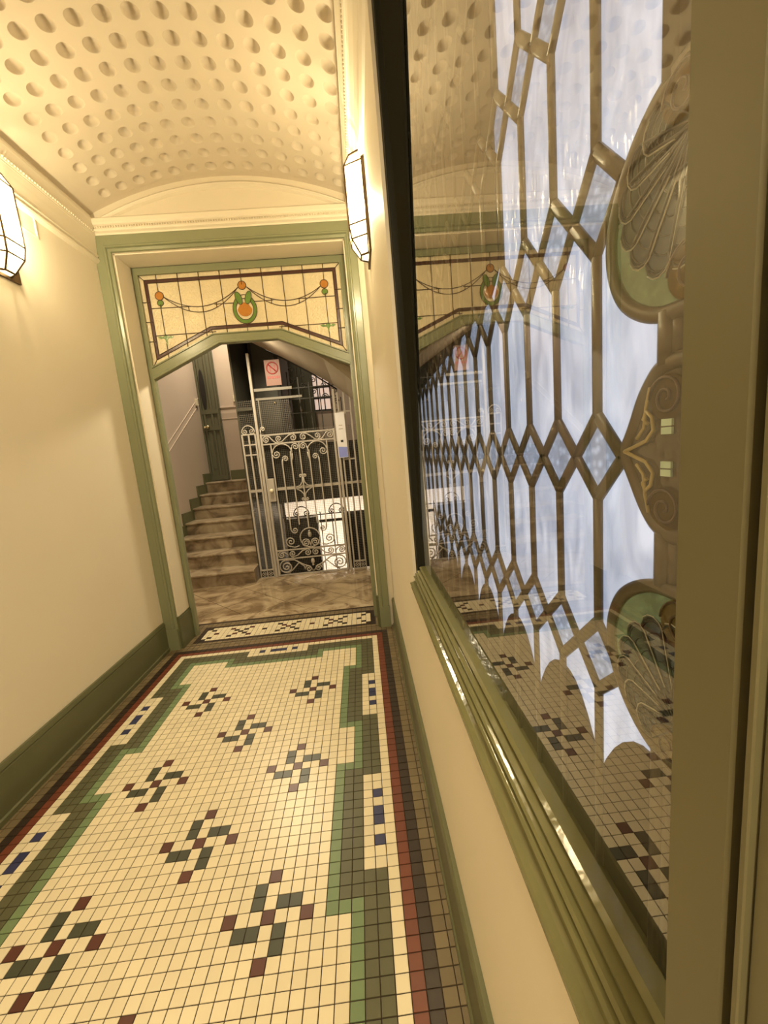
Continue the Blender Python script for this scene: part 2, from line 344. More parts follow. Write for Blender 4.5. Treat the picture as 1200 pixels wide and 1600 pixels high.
# threshold mosaic panel, 35 x 7 small tiles with a stepped black frame
px0, py0, tp, tq = -.751-17.5*T, 3.135, T, .0335
X5 = [(0,0),(1,1),(2,2),(3,3),(4,4),(0,4),(1,3),(3,1),(4,0)]
dark = set()
for base in (5, 15, 25): dark |= {(base+a, 1+b) for a, b in X5}
dark |= {(12, 3), (22, 3), (1, 1), (1, 5), (2, 3), (33, 1), (33, 5), (32, 3)}
for i in range(-3, 38):
    for j in range(-3, 10):
        inside = 0 <= i < 35 and 0 <= j < 7
        corner = (i in (0, 34)) and (j in (0, 6))
        m = T_BROWN
        if inside and not corner: m = (T_BLACK if random.random() < .6 else T_RED) if (i, j) in dark else T_WHITE
        elif -1 <= i <= 35 and -1 <= j <= 7: m = T_BLACK
        if not (inside) and not (-1 <= i <= 35 and -1 <= j <= 7): m = T_BROWN
        y0 = py0+j*tq
        if y0 < TY0+42.5*T or y0+tq > 3.5: continue
        put_tile(fl, px0+i*tp, px0+(i+1)*tp, y0, y0+tq, m)
fl.box(XL-.06, XR+.06, YBACK, YS, -.05, -.0018, GROUT)
fl.build('floor', label='ivory, green and oxblood mosaic tile floor with pinwheel motifs in the corridor', category='floor', **ST)

# ------------------------------------------------------------------ vaulted ceiling with round pits
VR, VZC = 2.26, 1.08
def vp(s_, y, d=0.0):
    a = s_/VR; return (CX + (VR+d)*math.sin(a), y, VZC + (VR+d)*math.cos(a))
vm = MB()
S0, DS, Y0v, DY = .025, .1187, 2.034, .1145
smax = VR*math.asin(.92/VR)
ns = 7; cells_s = [S0 + (k+.5)*DS for k in range(-7, 7)]
rows_y = [Y0v + DY*k for k in range(-39, 9)]
N = 24
def sqpt(q, hx, hy):
    per = q/N*4; sd = int(per); t = per-sd
    c = [(-1,-1),(1,-1),(1,1),(-1,1)]; a, b = c[sd % 4], c[(sd+1) % 4]
    return ((a[0]+(b[0]-a[0])*t)*hx, (a[1]+(b[1]-a[1])*t)*hy)
for sy in rows_y:
    for sc_ in cells_s:
        pr = .036
        rings = [[vp(sc_+p[0], sy+p[1]) for p in (sqpt(q, DS/2, DY/2) for q in range(N))]]
        for (rr, dep) in ((1.05, 0), (1.0, .0015), (.95, .010), (.84, .020), (.62, .029), (.33, .035), (.02, .0365)):
            ring = []
            for q in range(N):
                a = math.atan2(*reversed(sqpt(q, DS/2, DY/2)))
                ring.append(vp(sc_+pr*rr*math.cos(a), sy+pr*rr*math.sin(a), dep))
            rings.append(ring)
        vm.loft(rings[:2], PLASTER, smooth=False); vm.loft(rings[1:], PLASTER, smooth=True)
ylo, yhi = rows_y[0]-DY/2, rows_y[-1]+DY/2
def strip(sa, sb, ya, yb, n=8):
    for i in range(n):
        a = sa+(sb-sa)*i/n; b = sa+(sb-sa)*(i+1)/n
        vm.face([vp(a, ya), vp(b, ya), vp(b, yb), vp(a, yb)], PLASTER, True)
e0, e1 = cells_s[0]-DS/2, cells_s[-1]+DS/2
strip(-smax, e0, ylo, yhi, 3); strip(e1, smax, ylo, yhi, 3); strip(-smax, smax, yhi, YF+.02, 24); strip(-smax, smax, YBACK-.1, ylo, 24)
# solid slab over the vault
vm.box(XL-.3, XR+.05, YBACK-.1, YF+.4, 3.6, 3.7, PLASTER)
vm.build('ceiling', label='cream plaster barrel vault studded with rows of round pits', category='ceiling', **ST)

# ------------------------------------------------------------------ walls of the corridor
wl = MB(); wl.box(XL-.2, XL, YBACK, YF+.001, -.05, 3.7, CREAM)
for (ya, yb, za, zb) in ((2.385, 2.51, 2.735, 2.86), (2.02, 2.145, 2.735, 2.86)):   # shallow square bosses under the cornice
    sweep(wl, [(ya, za), (yb, za), (yb, zb), (ya, zb)], [(0, 0), (0, .003), (.006, .005), (.012, .003), (.012, .0)], lambda a, b, h: (XL+h, a, b), CREAM, closed=True)
wl.build('wall_left', label='plain cream corridor wall on the left carrying one lantern', category='wall', **ST)
WY0, WY1, WZ0, WZ1 = .15, 1.47, .875, 2.84
wr = MB()
wr.box(XR, XR+.14, YBACK, YF+.001, -.05, WZ0+.02, CREAM)
wr.box(XR, XR+.14, YBACK, YF+.001, WZ1-.02, 3.7, CREAM)
wr.box(XR, XR+.14, WY1-.02, YF+.001, WZ0+.02, WZ1-.02, CREAM)
wr.box(XR, XR+.14, YBACK, .1, WZ0+.02, WZ1-.02, CREAM)
wr.build('wall_right', label='cream corridor wall on the right around the leaded window', category='wall', **ST)
wb = MB(); wb.box(XL-.2, XR+.34, YBACK-.2, YBACK, -.05, 3.7, CREAM)
wb.build('wall_back', label='plain cream end wall behind the viewer', category='wall', **ST)
# far wall with opening
OX0, OX1, OZ = -1.555, .035, 2.905
wf = MB()
wf.box(XL-.2, OX0, YF, YG+.06, -.05, 3.7, CREAM); wf.box(OX1, XR+.14, YF, YG+.06, -.05, 3.7, CREAM); wf.box(OX0, OX1, YF, YG+.06, OZ, 3.7, CREAM)
wf.build('wall_far', label='cream far wall with lunette above the green framed opening', category='wall', **ST)

# baseboards: profile along the wall
def base_run(name, xw, sgn, ya, yb, h, label, y_ret=None):
    pr = [(0, h), (.012, h), (.016, h-.008), (.020, h-.022), (.016, h-.03), (.018, h-.036), (.018, .03), (.024, .024), (.024, 0)]
    mb = MB(); mb.loft([[(xw+sgn*d, ya, z) for d, z in pr], [(xw+sgn*d, yb, z) for d, z in pr]], SKIRT, closed=False)
    mb.face([(xw+sgn*d, yb, z) for d, z in pr]+[(xw, yb, 0)], SKIRT); mb.face([(xw+sgn*d, ya, z) for d, z in pr]+[(xw, ya, 0)], SKIRT)
    return mb.build(name, label=label, category='baseboard', **ST)
base_run('baseboard_left', XL, 1, YBACK, YF-.03, .238, 'dark green painted skirting board along the left wall')
base_run('baseboard_right', XR, -1, YBACK, YF-.03, .243, 'dark green painted skirting board along the right wall')

# cornices
def cornice_profile(f):
    q = [(0, 2.835), (.012, 2.838), (.022, 2.846), (.026, 2.857), (.022, 2.868), (.014, 2.873), (.02, 2.878), (.024, 2.886), (.018, 2.895)]
    return q + [(.018+f*a, b) for a, b in ((.004, 2.93), (.014, 2.97), (.03, 3.0), (.036, 3.004), (.036, 3.012), (.044, 3.014), (.05, 3.022), (.05, 3.034), (.044, 3.04), (.05, 3.046), (.064, 3.07), (.07, 3.084), (.074, 3.09), (.074, 3.105), (.068, 3.11))] + [(.004, 3.112), (.003, 3.17), (0, 3.2)]
for nm, xw, sg, lb in (('trim_1', XL, .22, 'moulded cream cornice with a bead course along the left wall'), ('trim_2', XR, -1.0, 'moulded cream cornice with a bead course along the right wall')):
    fct = abs(sg); sg = 1 if sg > 0 else -1; cp = cornice_profile(fct)
    mb = MB(); mb.loft([[(xw+sg*d, YBACK, z) for d, z in cp], [(xw+sg*d, YF, z) for d, z in cp]], CREAM, closed=False)
    y = .9
    while y < YF-.02:
        mb.sphere((xw+sg*(.018+fct*.05), y, 3.028), .0068, CREAM, 6, 4); y += .0185
    mb.build(nm, label=lb, category='cornice', **ST)
# far cornice + lunette arch
mf = MB()
fy = lambda a, b, h: (a, YF-h, b)
fp = [(3.012, 0), (3.012, .016), (3.022, .02), (3.03, .034), (3.04, .04), (3.046, .03), (3.062, .03), (3.068, .04), (3.078, .046), (3.1, .05), (3.108, .044), (3.114, .03), (3.118, 0)]
mf.loft([[(XL+.01, YF-h, z) for z, h in fp], [(XR-.01, YF-h, z) for z, h in fp]], CREAM, closed=False)
x = XL+.04
while x < XR-.03:
    mf.sphere((x, YF-.036, 3.054), .006, CREAM, 6, 4); x += .017
arc = []
for i in range(33):
    t = -1+2*i/32; arc.append((CX+t*.83, 3.118+.172*(1-t*t)))
arc = arc[::-1]
sweep(mf, arc, [(-.012, 0), (-.012, .012), (-.004, .018), (.004, .014), (.008, .02), (.018, .018), (.024, .006), (.026, 0)], fy, CREAM)
mf.build('trim_3', label='cream cornice and arched lunette moulding over the far opening', category='cornice', **ST)

# ------------------------------------------------------------------ green architrave, jambs, inner frame
dr = thing('door_1', 'sage green framed opening with a stained glass transom at the corridor end', 'doorway', ((OX0+OX1)/2, YF, 0), **ST)
ar = MB()
aw = .11
path = [(OX0-aw+.003, 0), (OX0-aw+.003, OZ+.108), (OX1+.085, OZ+.108), (OX1+.085, 0)]
profA = [(0, 0), (0, .016), (.006, .02), (.064, .02), (.07, .026), (.08, .026), (.084, .012), (.1, .008), (.106, .012), (.107, 0)]
fA = lambda a, b, h: (a, YF-h, b)
def prof_side(p, w_): return [(u*w_/.107, h) for u, h in p]
# left leg, head, right leg with their own widths
left = [(p[0], p[1]) for p in path]
rings = []
for (px, pz, mx_, mz_) in ((path[0][0], 0, 1, 0), (path[1][0], path[1][1], 1, -1), (path[2][0], path[2][1], -.795, -1), (path[3][0], 0, -.795, 0)):
    rings.append([(px+u*mx_, YF-h, pz+u*mz_) for u, h in profA])
ar.loft(rings, GREEN, closed=False)
ar.box(OX0-aw, OX0-.004, YF-.03, YF, 0, .17, GREEN); ar.box(OX1+.004, OX1+.088, YF-.03, YF, 0, .17, GREEN)
ar.build('architrave', dr)
jb = MB()
for x0, x1 in ((OX0, OX0+.008), (OX1-.008, OX1)):
    jb.box(x0-.0, x1, YF+.012, YG-.02, .255, OZ, CREAM)
jb.box(OX0, OX1, YF+.012, YG-.02, OZ-.008, OZ, CREAM)
jb.build('jamb_lining', dr)
jk = MB()
for x0, x1 in ((OX0, OX0+.018), (OX1-.018, OX1)):
    jk.box(x0, x1, YF-.01, YG-.01, 0, .25, SKIRT)
    jk.box(min(x0, x1), max(x0, x1)-.006 if x0 == OX0 else x1, YF-.01, YG-.01, .25, .262, SKIRT)
jk.build('jamb_skirting', dr)
inf = MB()
IX0, IX1 = OX0+.008, OX1-.008
fG = lambda a, b, h: (a, YG-h, b)
gO = [(-1.511, 2.192), (-1.511, 2.85), (-.013, 2.85), (-.013, 2.192), (-.505, 2.400), (-1.027, 2.400)]
# top rail, stiles, bottom arched rail
inf.prism([(IX0, OZ-.008), (IX1, OZ-.008), (IX1, 2.85), (IX0, 2.85)], fG, -.03, .012, GREEN)
inf.prism([(IX0, 0), (-1.514, 0), (-1.514, 2.85), (IX0, 2.85)], fG, -.03, .012, GREEN)
inf.prism([(-.008, 0), (IX1, 0), (IX1, 2.85), (-.008, 2.85)], fG, -.03, .012, GREEN)
lo = [(-1.514, 2.10), (-.985, 2.330), (-.545, 2.330), (-.008, 2.10)]; hi = [(-.008, 2.192), (-.505, 2.400), (-1.027, 2.400), (-1.514, 2.192)]
inf.prism([lo[0], lo[1], hi[2], hi[3]], fG, -.03, .012, GREEN); inf.prism([lo[1], lo[2], hi[1], hi[2]], fG, -.03, .012, GREEN); inf.prism([lo[2], lo[3], hi[0], hi[1]], fG, -.03, .012, GREEN)
sweep(inf, gO[::1], [(-.006, .012), (-.004, .02), (.004, .02), (.008, .006), (.008, 0)], fG, GREEN, closed=True)
sweep(inf, lo[::-1], [(-.0, .012), (-.004, .02), (-.018, .02), (-.022, .012)], fG, GREEN)
inf.build('transom_frame', dr)
# stained glass
sg = MB(); sg.prism(gO, fG, -.004, .0, OPAL); og = sg.build('opal_glass', dr, label='cream rippled opal glass')
def inset(poly, d):
    n = len(poly); out_ = []
    area_ = sum(poly[i][0]*poly[(i+1) % n][1]-poly[(i+1) % n][0]*poly[i][1] for i in range(n))
    sg_ = 1 if area_ > 0 else -1
    for i in range(n):
        p = Vector(poly[i]); d1 = (p-Vector(poly[i-1])).normalized(); d2 = (Vector(poly[(i+1) % n])-p).normalized()
        n1 = Vector((-d1.y, d1.x))*sg_; n2 = Vector((-d2.y, d2.x))*sg_; mm = (n1+n2).normalized(); mm /= mm.dot(n1)
        out_.append((p.x+mm.x*d, p.y+mm.y*d))
    return out_
i1, i2 = inset(gO, .036), inset(gO, .058)
bs = MB()
for i in range(6):
    j = (i+1) % 6; bs.prism([i1[i], i1[j], i2[j], i2[i]], fG, .0005, .0025, STRIPB)
bs.build('border_strip', dr, label='dark red-brown glass border strip')
lc = MB()
G3 = lambda pts, y=.003: [(a, YG-y, b) for a, b in pts]
def came(a, b, r=.0028): lc.tube(G3([a, b]), r, LEADD, 6)
for q in range(6):
    came(i1[q], i1[(q+1) % 6]); came(i2[q], i2[(q+1) % 6]); came(gO[q], i1[q])
gx = -.763
def zbot(x_):
    if x_ < -1.027: return 2.192+(x_+1.511)/(.484)*(.208)
    if x_ > -.505: return 2.192+(-.013-x_)/(.492)*(.208)
    return 2.400
for k in range(-4, 5):
    X_ = gx+.155*k; z0_ = zbot(X_)
    if k == 0: came((X_, 2.85), (X_, 2.74)); came((X_, 2.46), (X_, z0_))
    elif abs(k) == 4: came((X_, 2.85), (X_, 2.73)); came((X_, 2.64), (X_, 2.42)); came((X_, 2.36), (X_, z0_))
    else: came((X_, 2.85), (X_, z0_))
for s_ in (-1, 1):
    came((gx+s_*.69, 2.615), (gx+s_*.40, 2.612)); came((gx+s_*.22, 2.615), (gx+s_*.08, 2.615)); came((gx+s_*.69, 2.42), (gx+s_*.24, 2.42))
    for z_ in (2.66, 2.52, 2.38): came((gx+s_*.748, z_), (gx+s_*.69, z_))
    up_, dn_ = [], []
    for i in range(17):
        t = i/16; X_ = gx+s_*(.590-.558*t)
        zz = 2.692+(2.722-2.692)*t
        dn_.append((X_, zz-.56*t*(1-t))); up_.append((X_, zz-.40*t*(1-t)))
    for L_ in (dn_, up_): lc.tube(G3(L_), .0028, LEADD, 6)
    for i in (5, 8, 11): came(up_[i], dn_[i])
def disc(mb, cx_, cz_, rx, rz, m, n=20, h=.0035, fn=fG):
    mb.prism([(cx_+rx*math.cos(2*PI*i/n), cz_+rz*math.sin(2*PI*i/n)) for i in range(n)], fn, -.001, h, m)
def ringt(cx_, cz_, rx, rz, n=24): lc.tube(G3([(cx_+rx*math.cos(2*PI*i/n), cz_+rz*math.sin(2*PI*i/n)) for i in range(n)]), .0028, LEADD, 6, closed=True)
for X_, Z_ in ((gx-.617, 2.70), (gx, 2.735), (gx+.617, 2.705)):
    mb = MB(); disc(mb, X_, Z_, .030, .030, AMBER); mb.build('amber_roundel', dr, label='orange glass roundel'); ringt(X_, Z_, .03, .03)
for s_ in (-1, 1):
    X_ = gx+s_*.617
    mb = MB(); disc(mb, X_, 2.65, .022, .02, LEAFG); mb.prism([(X_-.01, 2.635), (X_, 2.615), (X_+.01, 2.635)], fG, -.001, .0035, LEAFG)
    mb.prism([(X_, 2.43), (X_+.022, 2.405), (X_+.006, 2.385), (X_, 2.335), (X_-.006, 2.385), (X_-.022, 2.405)], fG, -.001, .0035, LEAFG)
    for t_ in (-1, 1): mb.prism([(X_+t_*.012, 2.40), (X_+t_*.035, 2.415), (X_+t_*.06, 2.408), (X_+t_*.04, 2.395)][::t_], fG, -.001, .003, LEAFG)
    mb.build('green_tulip', dr, label='green glass bell flower'); ringt(X_, 2.65, .022, .02)
md = MB()
n = 28
for i in range(n):
    a0, a1 = PI*.62+2*PI*.88*i/n-PI*.06, PI*.62+2*PI*.88*(i+1)/n-PI*.06
    q = lambda a, rr: (gx+.088*rr*math.cos(a), 2.565+.102*rr*math.sin(a))
    md.prism([q(a0, 1), q(a1, 1), q(a1, .74), q(a0, .74)], fG, -.001, .0035, LEAFG)
for s_ in (-1, 1):
    lf_ = [(gx+s_*.036+.023*math.cos(a)+s_*.014*math.sin(a)*.8, 2.645+.046*math.sin(a)) for a in [2*PI*i/16 for i in range(16)]]
    md.prism(lf_, fG, .0036, .0062, LEAFG); lc.tube([(a, YG-.0065, b) for a, b in lf_], .0022, LEADD, 6, closed=True)
md.build('medallion_wreath', dr, label='green glass wreath of the centre medallion')
mb = MB(); mb.prism([(gx+.054*math.cos(a), 2.565+.052*math.sin(a)) for a in [PI+PI*i/12 for i in range(13)]]+[(gx+.03, 2.60), (gx, 2.615), (gx-.03, 2.60)], fG, -.001, .004, AMBER)
mb.build('medallion_fruit', dr, label='orange glass heart of the centre medallion')
ringt(gx, 2.565, .09, .104); ringt(gx, 2.565, .065, .076)
lc.build('lead_came', dr)
fix_parent(dr)

# ------------------------------------------------------------------ right-hand leaded window
wn = thing('window_1', 'tall olive framed leaded glass window in the right corridor wall', 'window', (XR, (WY0+WY1)/2, WZ0), **ST)
fW = lambda a, b, h: (XR-h, a, b)
profW = [(0, 0), (0, .010), (.030, .010), (.033, .017), (.038, .020), (.043, .018), (.046, .010), (.05, .004), (.080, .002), (.083, .010), (.087, .014), (.091, .011), (.093, .003), (.099, .001), (.102, .009),
         (.106, .012), (.110, .009), (.112, .001), (.118, -.001), (.121, .006), (.126, .007), (.130, -.004), (.141, -.008), (.144, .001), (.149, .003), (.154, -.002), (.155, -.034)]
profW = [(u*.75, h-.016*u/.155 if h > -.03 else h) for u, h in profW]
fr_ = MB()
# outline walked counter-clockwise as seen in (Y,z): bottom rail then the far stile and head
outl = [(WY0-.02, WZ0), (WY1, WZ0), (WY1, WZ1), (WY0-.02, WZ1)]
fr2 = MB()
fr_ = MB()
# bottom rail
def mitre_run(mb, a, b, ma, mb_, prof, m):
    mb.loft([[fW(a[0]+ma[0]*u, a[1]+ma[1]*u, h) for u, h in prof], [fW(b[0]+mb_[0]*u, b[1]+mb_[1]*u, h) for u, h in prof]], m, closed=False)
mitre_run(fr_, (WY0-.02, WZ0), (WY1, WZ0), (0, 1), (-1, 1), profW, GREEN_RAIL)
fr_.build('bottom_rail', wn, label='glossy olive moulded bottom rail')
profS = [(u, min(h-.012, -.012) if h > -.03 else h) for u, h in profW]
mitre_run(fr2, (WY1, WZ0), (WY1, WZ1), (-1, 1), (-1, -1), profS, FRAME_SHADED)
mitre_run(fr2, (WY1, WZ1), (WY0-.02, WZ1), (-1, -1), (0, -1), profS, FRAME_SHADED)
fr2.build('far_stile', wn, label='glossy far stile and head, shade painted near-black')
# tapering inner stile against the glass
sill = MB(); sill.box(XR+.036, XR+.139, WY0-.02, WY1-.021, WZ0+.0, WZ0+.05, GREEN_RAIL); sill.build('sill', wn)
ts = MB()
ts.prism([(WY1-.03, WZ0+.06), (1.385, WZ0+.06), (1.37, 1.02), (1.32, 1.25), (1.22, 1.60), (1.12, 2.05), (1.02, 2.45), (.98, 2.78), (WY1-.03, 2.78)][::-1], fW, -.033, -.027, STILE_SHADED)
ts.build('inner_stile', wn, label='inner stile beside the pane, shade painted near-black')
gp = MB(); gp.box(XR+.034, XR+.038, WY0-.02, WY1-.03, WZ0+.05, WZ1-.05, CLEARB)
gp.m[5] = gp.mi(CLEAR)      # face looking to the corridor
gp.build('clear_pane', wn, label='clear reflective pane')
# leaded panel behind
XG = .232
fL = lambda a, b, h: (XG-h, a, b)
LY0, LY1, LZ0, LZ1 = .13, 1.46, .90, 2.80
pn = MB(); pn.prism([(LY0, LZ0), (LY1, LZ0), (LY1, LZ1), (LY0, LZ1)], fL, -.004, 0, AG_WHITE)
pn.build('art_glass_sheet', wn, label='streaky pale blue-white art glass')
CY0, CD = .2975, .0755
rowsZ = [(1.14, 1.216), (1.346, 1.425), (1.565, 1.65), (1.785, 1.868), (2.0, 2.082), (2.22, 2.30), (2.44, 2.52)]
hm = MB(); ld = MB()
def lcame(a, b, r=.0068): ld.tube([fL(a[0], a[1], .003), fL(b[0], b[1], .003)], r, LEAD, 8, flat=.5, up=(1, 0, 0))
ncol = 15
for ri, (zb, zt) in enumerate(rowsZ):
    zm = (zb+zt)/2
    for k in range(1, ncol+1):
        y = CY0+CD*k
        if k >= 0: hm.prism([(y, zb), (y+CD/2, zm), (y, zt), (y-CD/2, zm)], fL, 0, .0015, AG_BUMP)
        lcame((y, zb), (y+CD/2, zm)); lcame((y+CD/2, zm), (y, zt)); lcame((y, zt), (y-CD/2, zm)); lcame((y-CD/2, zm), (y, zb))
        znext = rowsZ[ri+1][0] if ri+1 < len(rowsZ) else LZ1
        lcame((y, zt), (y, znext), .0068)
for k in range(1, ncol+1): lcame((CY0+CD*k, LZ0), (CY0+CD*k, rowsZ[0][0]))
hm.build('hammered_diamonds', wn, label='hammered clear glass diamonds')
ld.build('lead_came', wn)
# brown glass: scalloped foot and upper field painted dark where no daylight shows behind
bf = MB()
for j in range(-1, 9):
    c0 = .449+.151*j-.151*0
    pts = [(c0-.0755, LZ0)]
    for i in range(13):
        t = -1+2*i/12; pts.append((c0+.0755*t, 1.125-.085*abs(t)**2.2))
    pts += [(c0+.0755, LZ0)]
    bf.prism(pts[::-1], fL, 0.0, .0022, AMBER_UNLIT)
bf.prism([(.618, 1.66), (.66, 1.63), (LY1, 1.60), (LY1, LZ1), (.618, LZ1)], fL, 0, .0022, AMBER_UNLIT)
bf.build('brown_glass_unlit_field', wn, label='brown glass scallops and upper field darkened for missing daylight behind')
# wide centre bar
for za, zb in ((LZ0, 1.140), (1.285, 1.328), (1.453, 1.49), (1.632, LZ1)):
    cb = MB(); cb.tube([fL(.286, za, .004), fL(.286, zb, .004)], .0085, LEAD, 8, flat=.6, up=(1, 0, 0)); cb.tube([fL(.277, za, .003), fL(.277, zb, .003)], .006, LEAD, 8, flat=.6, up=(1, 0, 0)); cb.build('centre_bar', wn)
# medallions
def med(outline, name, label, parts):
    for _ in range(2):
        q_ = []
        for i in range(len(outline)):
            p, n_ = outline[i], outline[(i+1) % len(outline)]
            q_ += [(p[0]*.75+n_[0]*.25, p[1]*.75+n_[1]*.25), (p[0]*.25+n_[0]*.75, p[1]*.25+n_[1]*.75)]
        outline = q_
    e = MB(); e.prism(outline, fL, .002, .006, parts['bg'])
    o = e.build(name, wn, label=label)
    r = MB(); r.tube([fL(a, b, .005) for a, b in outline], .0062, LEAD, 8, closed=True, flat=.6, up=(1, 0, 0)); r.build('medallion_rim', o)
    return o
def shell(flip):
    fz = (lambda z: 2*1.386-z) if flip else (lambda z: z)
    oy, oz = .274, 1.212
    out_ = []
    base = [(0, .073), (.022, .071), (.045, .060), (.062, .045), (.073, .022), (.0755, -.002), (.070, -.022), (.058, -.042), (.044, -.057), (.028, -.068), (.012, -.073), (0, -.075)]
    for a, b in base: out_.append((oy+a, fz(oz+b)))
    for a, b in base[-2:0:-1]: out_.append((oy-a, fz(oz+b)))
    if not flip: out_ = out_[::-1]
    o = med(out_, 'shell_medallion', 'green and grey shell medallion, '+('upper' if flip else 'lower'), dict(bg=AG_GREEN))
    pv = (.262, 1.180)
    pm = MB(); ln = MB()
    angs = [84, 66, 48, 30, 11, -8, -30]
    for k, ad in enumerate(angs):
        a = math.radians(ad); L_ = [.078, .082, .080, .076, .070, .058, .044][k]; wd = .0125
        pts = []
        for i in range(9):
            t = i/8; pts.append((t*L_*.86, wd*(.12+.88*t)))
        for i in range(7):
            q = PI/2-PI*i/6; pts.append((L_*.86+math.cos(q)*wd*.95, math.sin(q)*wd))
        for i in range(8, -1, -1):
            t = i/8; pts.append((t*L_*.86, -wd*(.12+.88*t)))
        W_ = [(pv[0]+x_*math.cos(a)-y_*math.sin(a), fz(pv[1]+x_*math.sin(a)+y_*math.cos(a))) for x_, y_ in pts]
        pm.prism(W_ if flip else W_[::-1], fL, .006, .0072, AG_GREY)
        ln.tube([fL(p[0], p[1], .0078) for p in W_], .0012, BLACKM, 5)
        ln.tube([fL(p[0]+.0006, p[1]+.0018*(1 if not flip else -1), .0086) for p in W_[3:14]], .00055, LEADW, 5)
        for t in (.45, .6, .74, .88, 1.0):
            arcp = []
            for i in range(7):
                q = -PI/2+PI*i/6; x_ = L_*.86*t+math.cos(q)*wd*.7*t; y_ = math.sin(q)*wd*t
                arcp.append((pv[0]+x_*math.cos(a)-y_*math.sin(a), fz(pv[1]+x_*math.sin(a)+y_*math.cos(a))))
            ln.tube([fL(p[0], p[1], .0076) for p in arcp], .0008, BLACKM, 4)
    pm.build('shell_petals', o, label='grey shell petals'); 
    sp = MB()
    for (cy_, cz_, rr) in ((.262, 1.262, .02), (.272, 1.155, .017)):
        cz_ = fz(cz_)
        sp.prism([(cy_+rr*math.cos(2*PI*i/18), cz_+rr*math.sin(2*PI*i/18)) for i in range(18)][::1 if flip else -1], fL, .007, .0085, AG_AMB)
        ln.tube([fL(cy_+(rr*(1-i/40))*math.cos(i*.3), cz_+(rr*(1-i/40))*math.sin(i*.3), .009) for i in range(36)], .0009, LEADD, 5)
    sp.build('amber_scroll', o, label='honey glass scrolls'); ln.build('painted_lines', o, label='thin painted outlines')
shell(False); shell(True)
mo = [(.274, 1.455), (.292, 1.452), (.303, 1.440), (.310, 1.430), (.320, 1.408), (.331, 1.390), (.320, 1.371), (.309, 1.352), (.301, 1.341), (.292, 1.332), (.274, 1.326)]
mo = mo+[(2*.274-a, b) for a, b in mo[-2:0:-1]]
o = med(mo[::-1] if False else mo, 'acanthus_medallion', 'ochre leaf medallion between the shells', dict(bg=AG_OCHRE))
sp = MB(); ln = MB()
for cz_ in (1.43, 1.348):
    sp.prism([(.281+.0165*math.cos(2*PI*i/18), cz_+.0165*math.sin(2*PI*i/18)) for i in range(18)], fL, .006, .0075, AG_AMB)
    ln.tube([fL(.281+.0165*(1-i/40)*math.cos(i*.3), cz_+.0165*(1-i/40)*math.sin(i*.3), .009) for i in range(36)], .001, LEADD, 5)
for cz_ in (1.4095, 1.4035, 1.3785, 1.3725): sp.prism([(.276, cz_), (.286, cz_), (.286, cz_+.005), (.276, cz_+.005)], fL, .006, .0078, MINT)
for s_ in (-1, 1):
    ln.tube([fL(a, 1.391+s_*b, .009) for a, b in ((.325, .0), (.312, .004), (.300, .008), (.292, .016), (.294, .026), (.300, .031), (.303, .025), (.298, .021))], .0016, HONEYP, 5)
    ln.tube([fL(a, 1.391+s_*b, .009) for a, b in ((.31, .010), (.302, .018), (.300, .034), (.296, .048))], .0014, HONEYP, 5)
sp.build('amber_scroll', o, label='honey glass scrolls'); ln.build('painted_lines', o)
fix_parent(wn)
# near post of the window
po = MB()
POSTM = pmat('olive_satin_paint', (.125, .112, .058, 1), .5, var=.05, vscale=6)
po.bbox(.125, .30, .1215, .1505, 0, 2.9, POSTM, .0012)
po.bbox(.138, .30, .1165, .1215, 0, 2.9, BLACKM, .0006)
po.bbox(.124, .30, .1135, .1165, 0, 2.9, POSTM, .0006)
po.bbox(.127, .30, .06, .1135, 0, 2.9, POSTM, .0012)
po.build('trim_4', label='flat olive painted post at the near edge of the leaded window', category='post', **ST)

# ------------------------------------------------------------------ sconces
def lantern(side):
    sg_ = 1 if side == 'left' else -1; xw = XL if side == 'left' else XR; yc = 2.19 if side == 'left' else 2.28
    t = thing('wall_lantern', ('faceted milk glass lantern on the left wall' if side == 'left' else 'faceted milk glass lantern on the right wall, beside the dark window stile'), 'wall lamp', (xw, yc, 2.65), group='corridor wall lanterns')
    def ring(z, hw, fwid, d): return [(xw+sg_*.012, yc-hw, z), (xw+sg_*d, yc-fwid, z), (xw+sg_*d, yc+fwid, z), (xw+sg_*.012, yc+hw, z)]
    R = [ring(2.43, .05, .028, .05), ring(2.50, .092, .05, .092), ring(2.56, .105, .058, .10), ring(2.83, .105, .058, .10), ring(2.885, .085, .045, .07)]
    g = MB(); g.loft(R, LAMPM, closed=False); g.face(R[0][::-1], LAMPM); g.face(R[-1], LAMPM); g.build('glass_shade', t)
    f = MB()
    for i in range(4):
        f.tube([R[k][i] for k in range(5)], .0045, LAMPFR, 6)
    for k in range(5): f.tube(R[k], .0042 if k not in (0, 4) else .006, LAMPFR, 6)
    f.build('frame', t)
    b = MB(); b.bbox(min(xw, xw+sg_*.012), max(xw, xw+sg_*.012), yc-.112, yc+.112, 2.415, 2.90, LAMPFR, .003)
    b.build('backplate', t)
    bl_ = bpy.data.lights.new('lantern_bulb', 'POINT'); bl_.energy = BULB_W; bl_.shadow_soft_size = .035; bl_.color = (1, .85, .55)
    bo = bpy.data.objects.new('lantern_bulb', bl_); C.objects.link(bo); bo.location = (xw+sg_*.06, yc, 2.68)
    fix_parent(t)
lantern('left'); lantern('right')
sw = thing('light_switch', 'small ivory switch low on the right wall near the far opening', 'switch', (XR, 2.9, 1.53))
mb = MB(); mb.bbox(XR-.008, XR, 2.885, 2.925, 1.50, 1.57, SWITCH, .002); pl_ = mb.build('plate', sw); mb = MB(); mb.box(XR-.013, XR-.008, 2.90, 2.91, 1.525, 1.545, SWITCH); mb.build('toggle', pl_); fix_parent(sw)

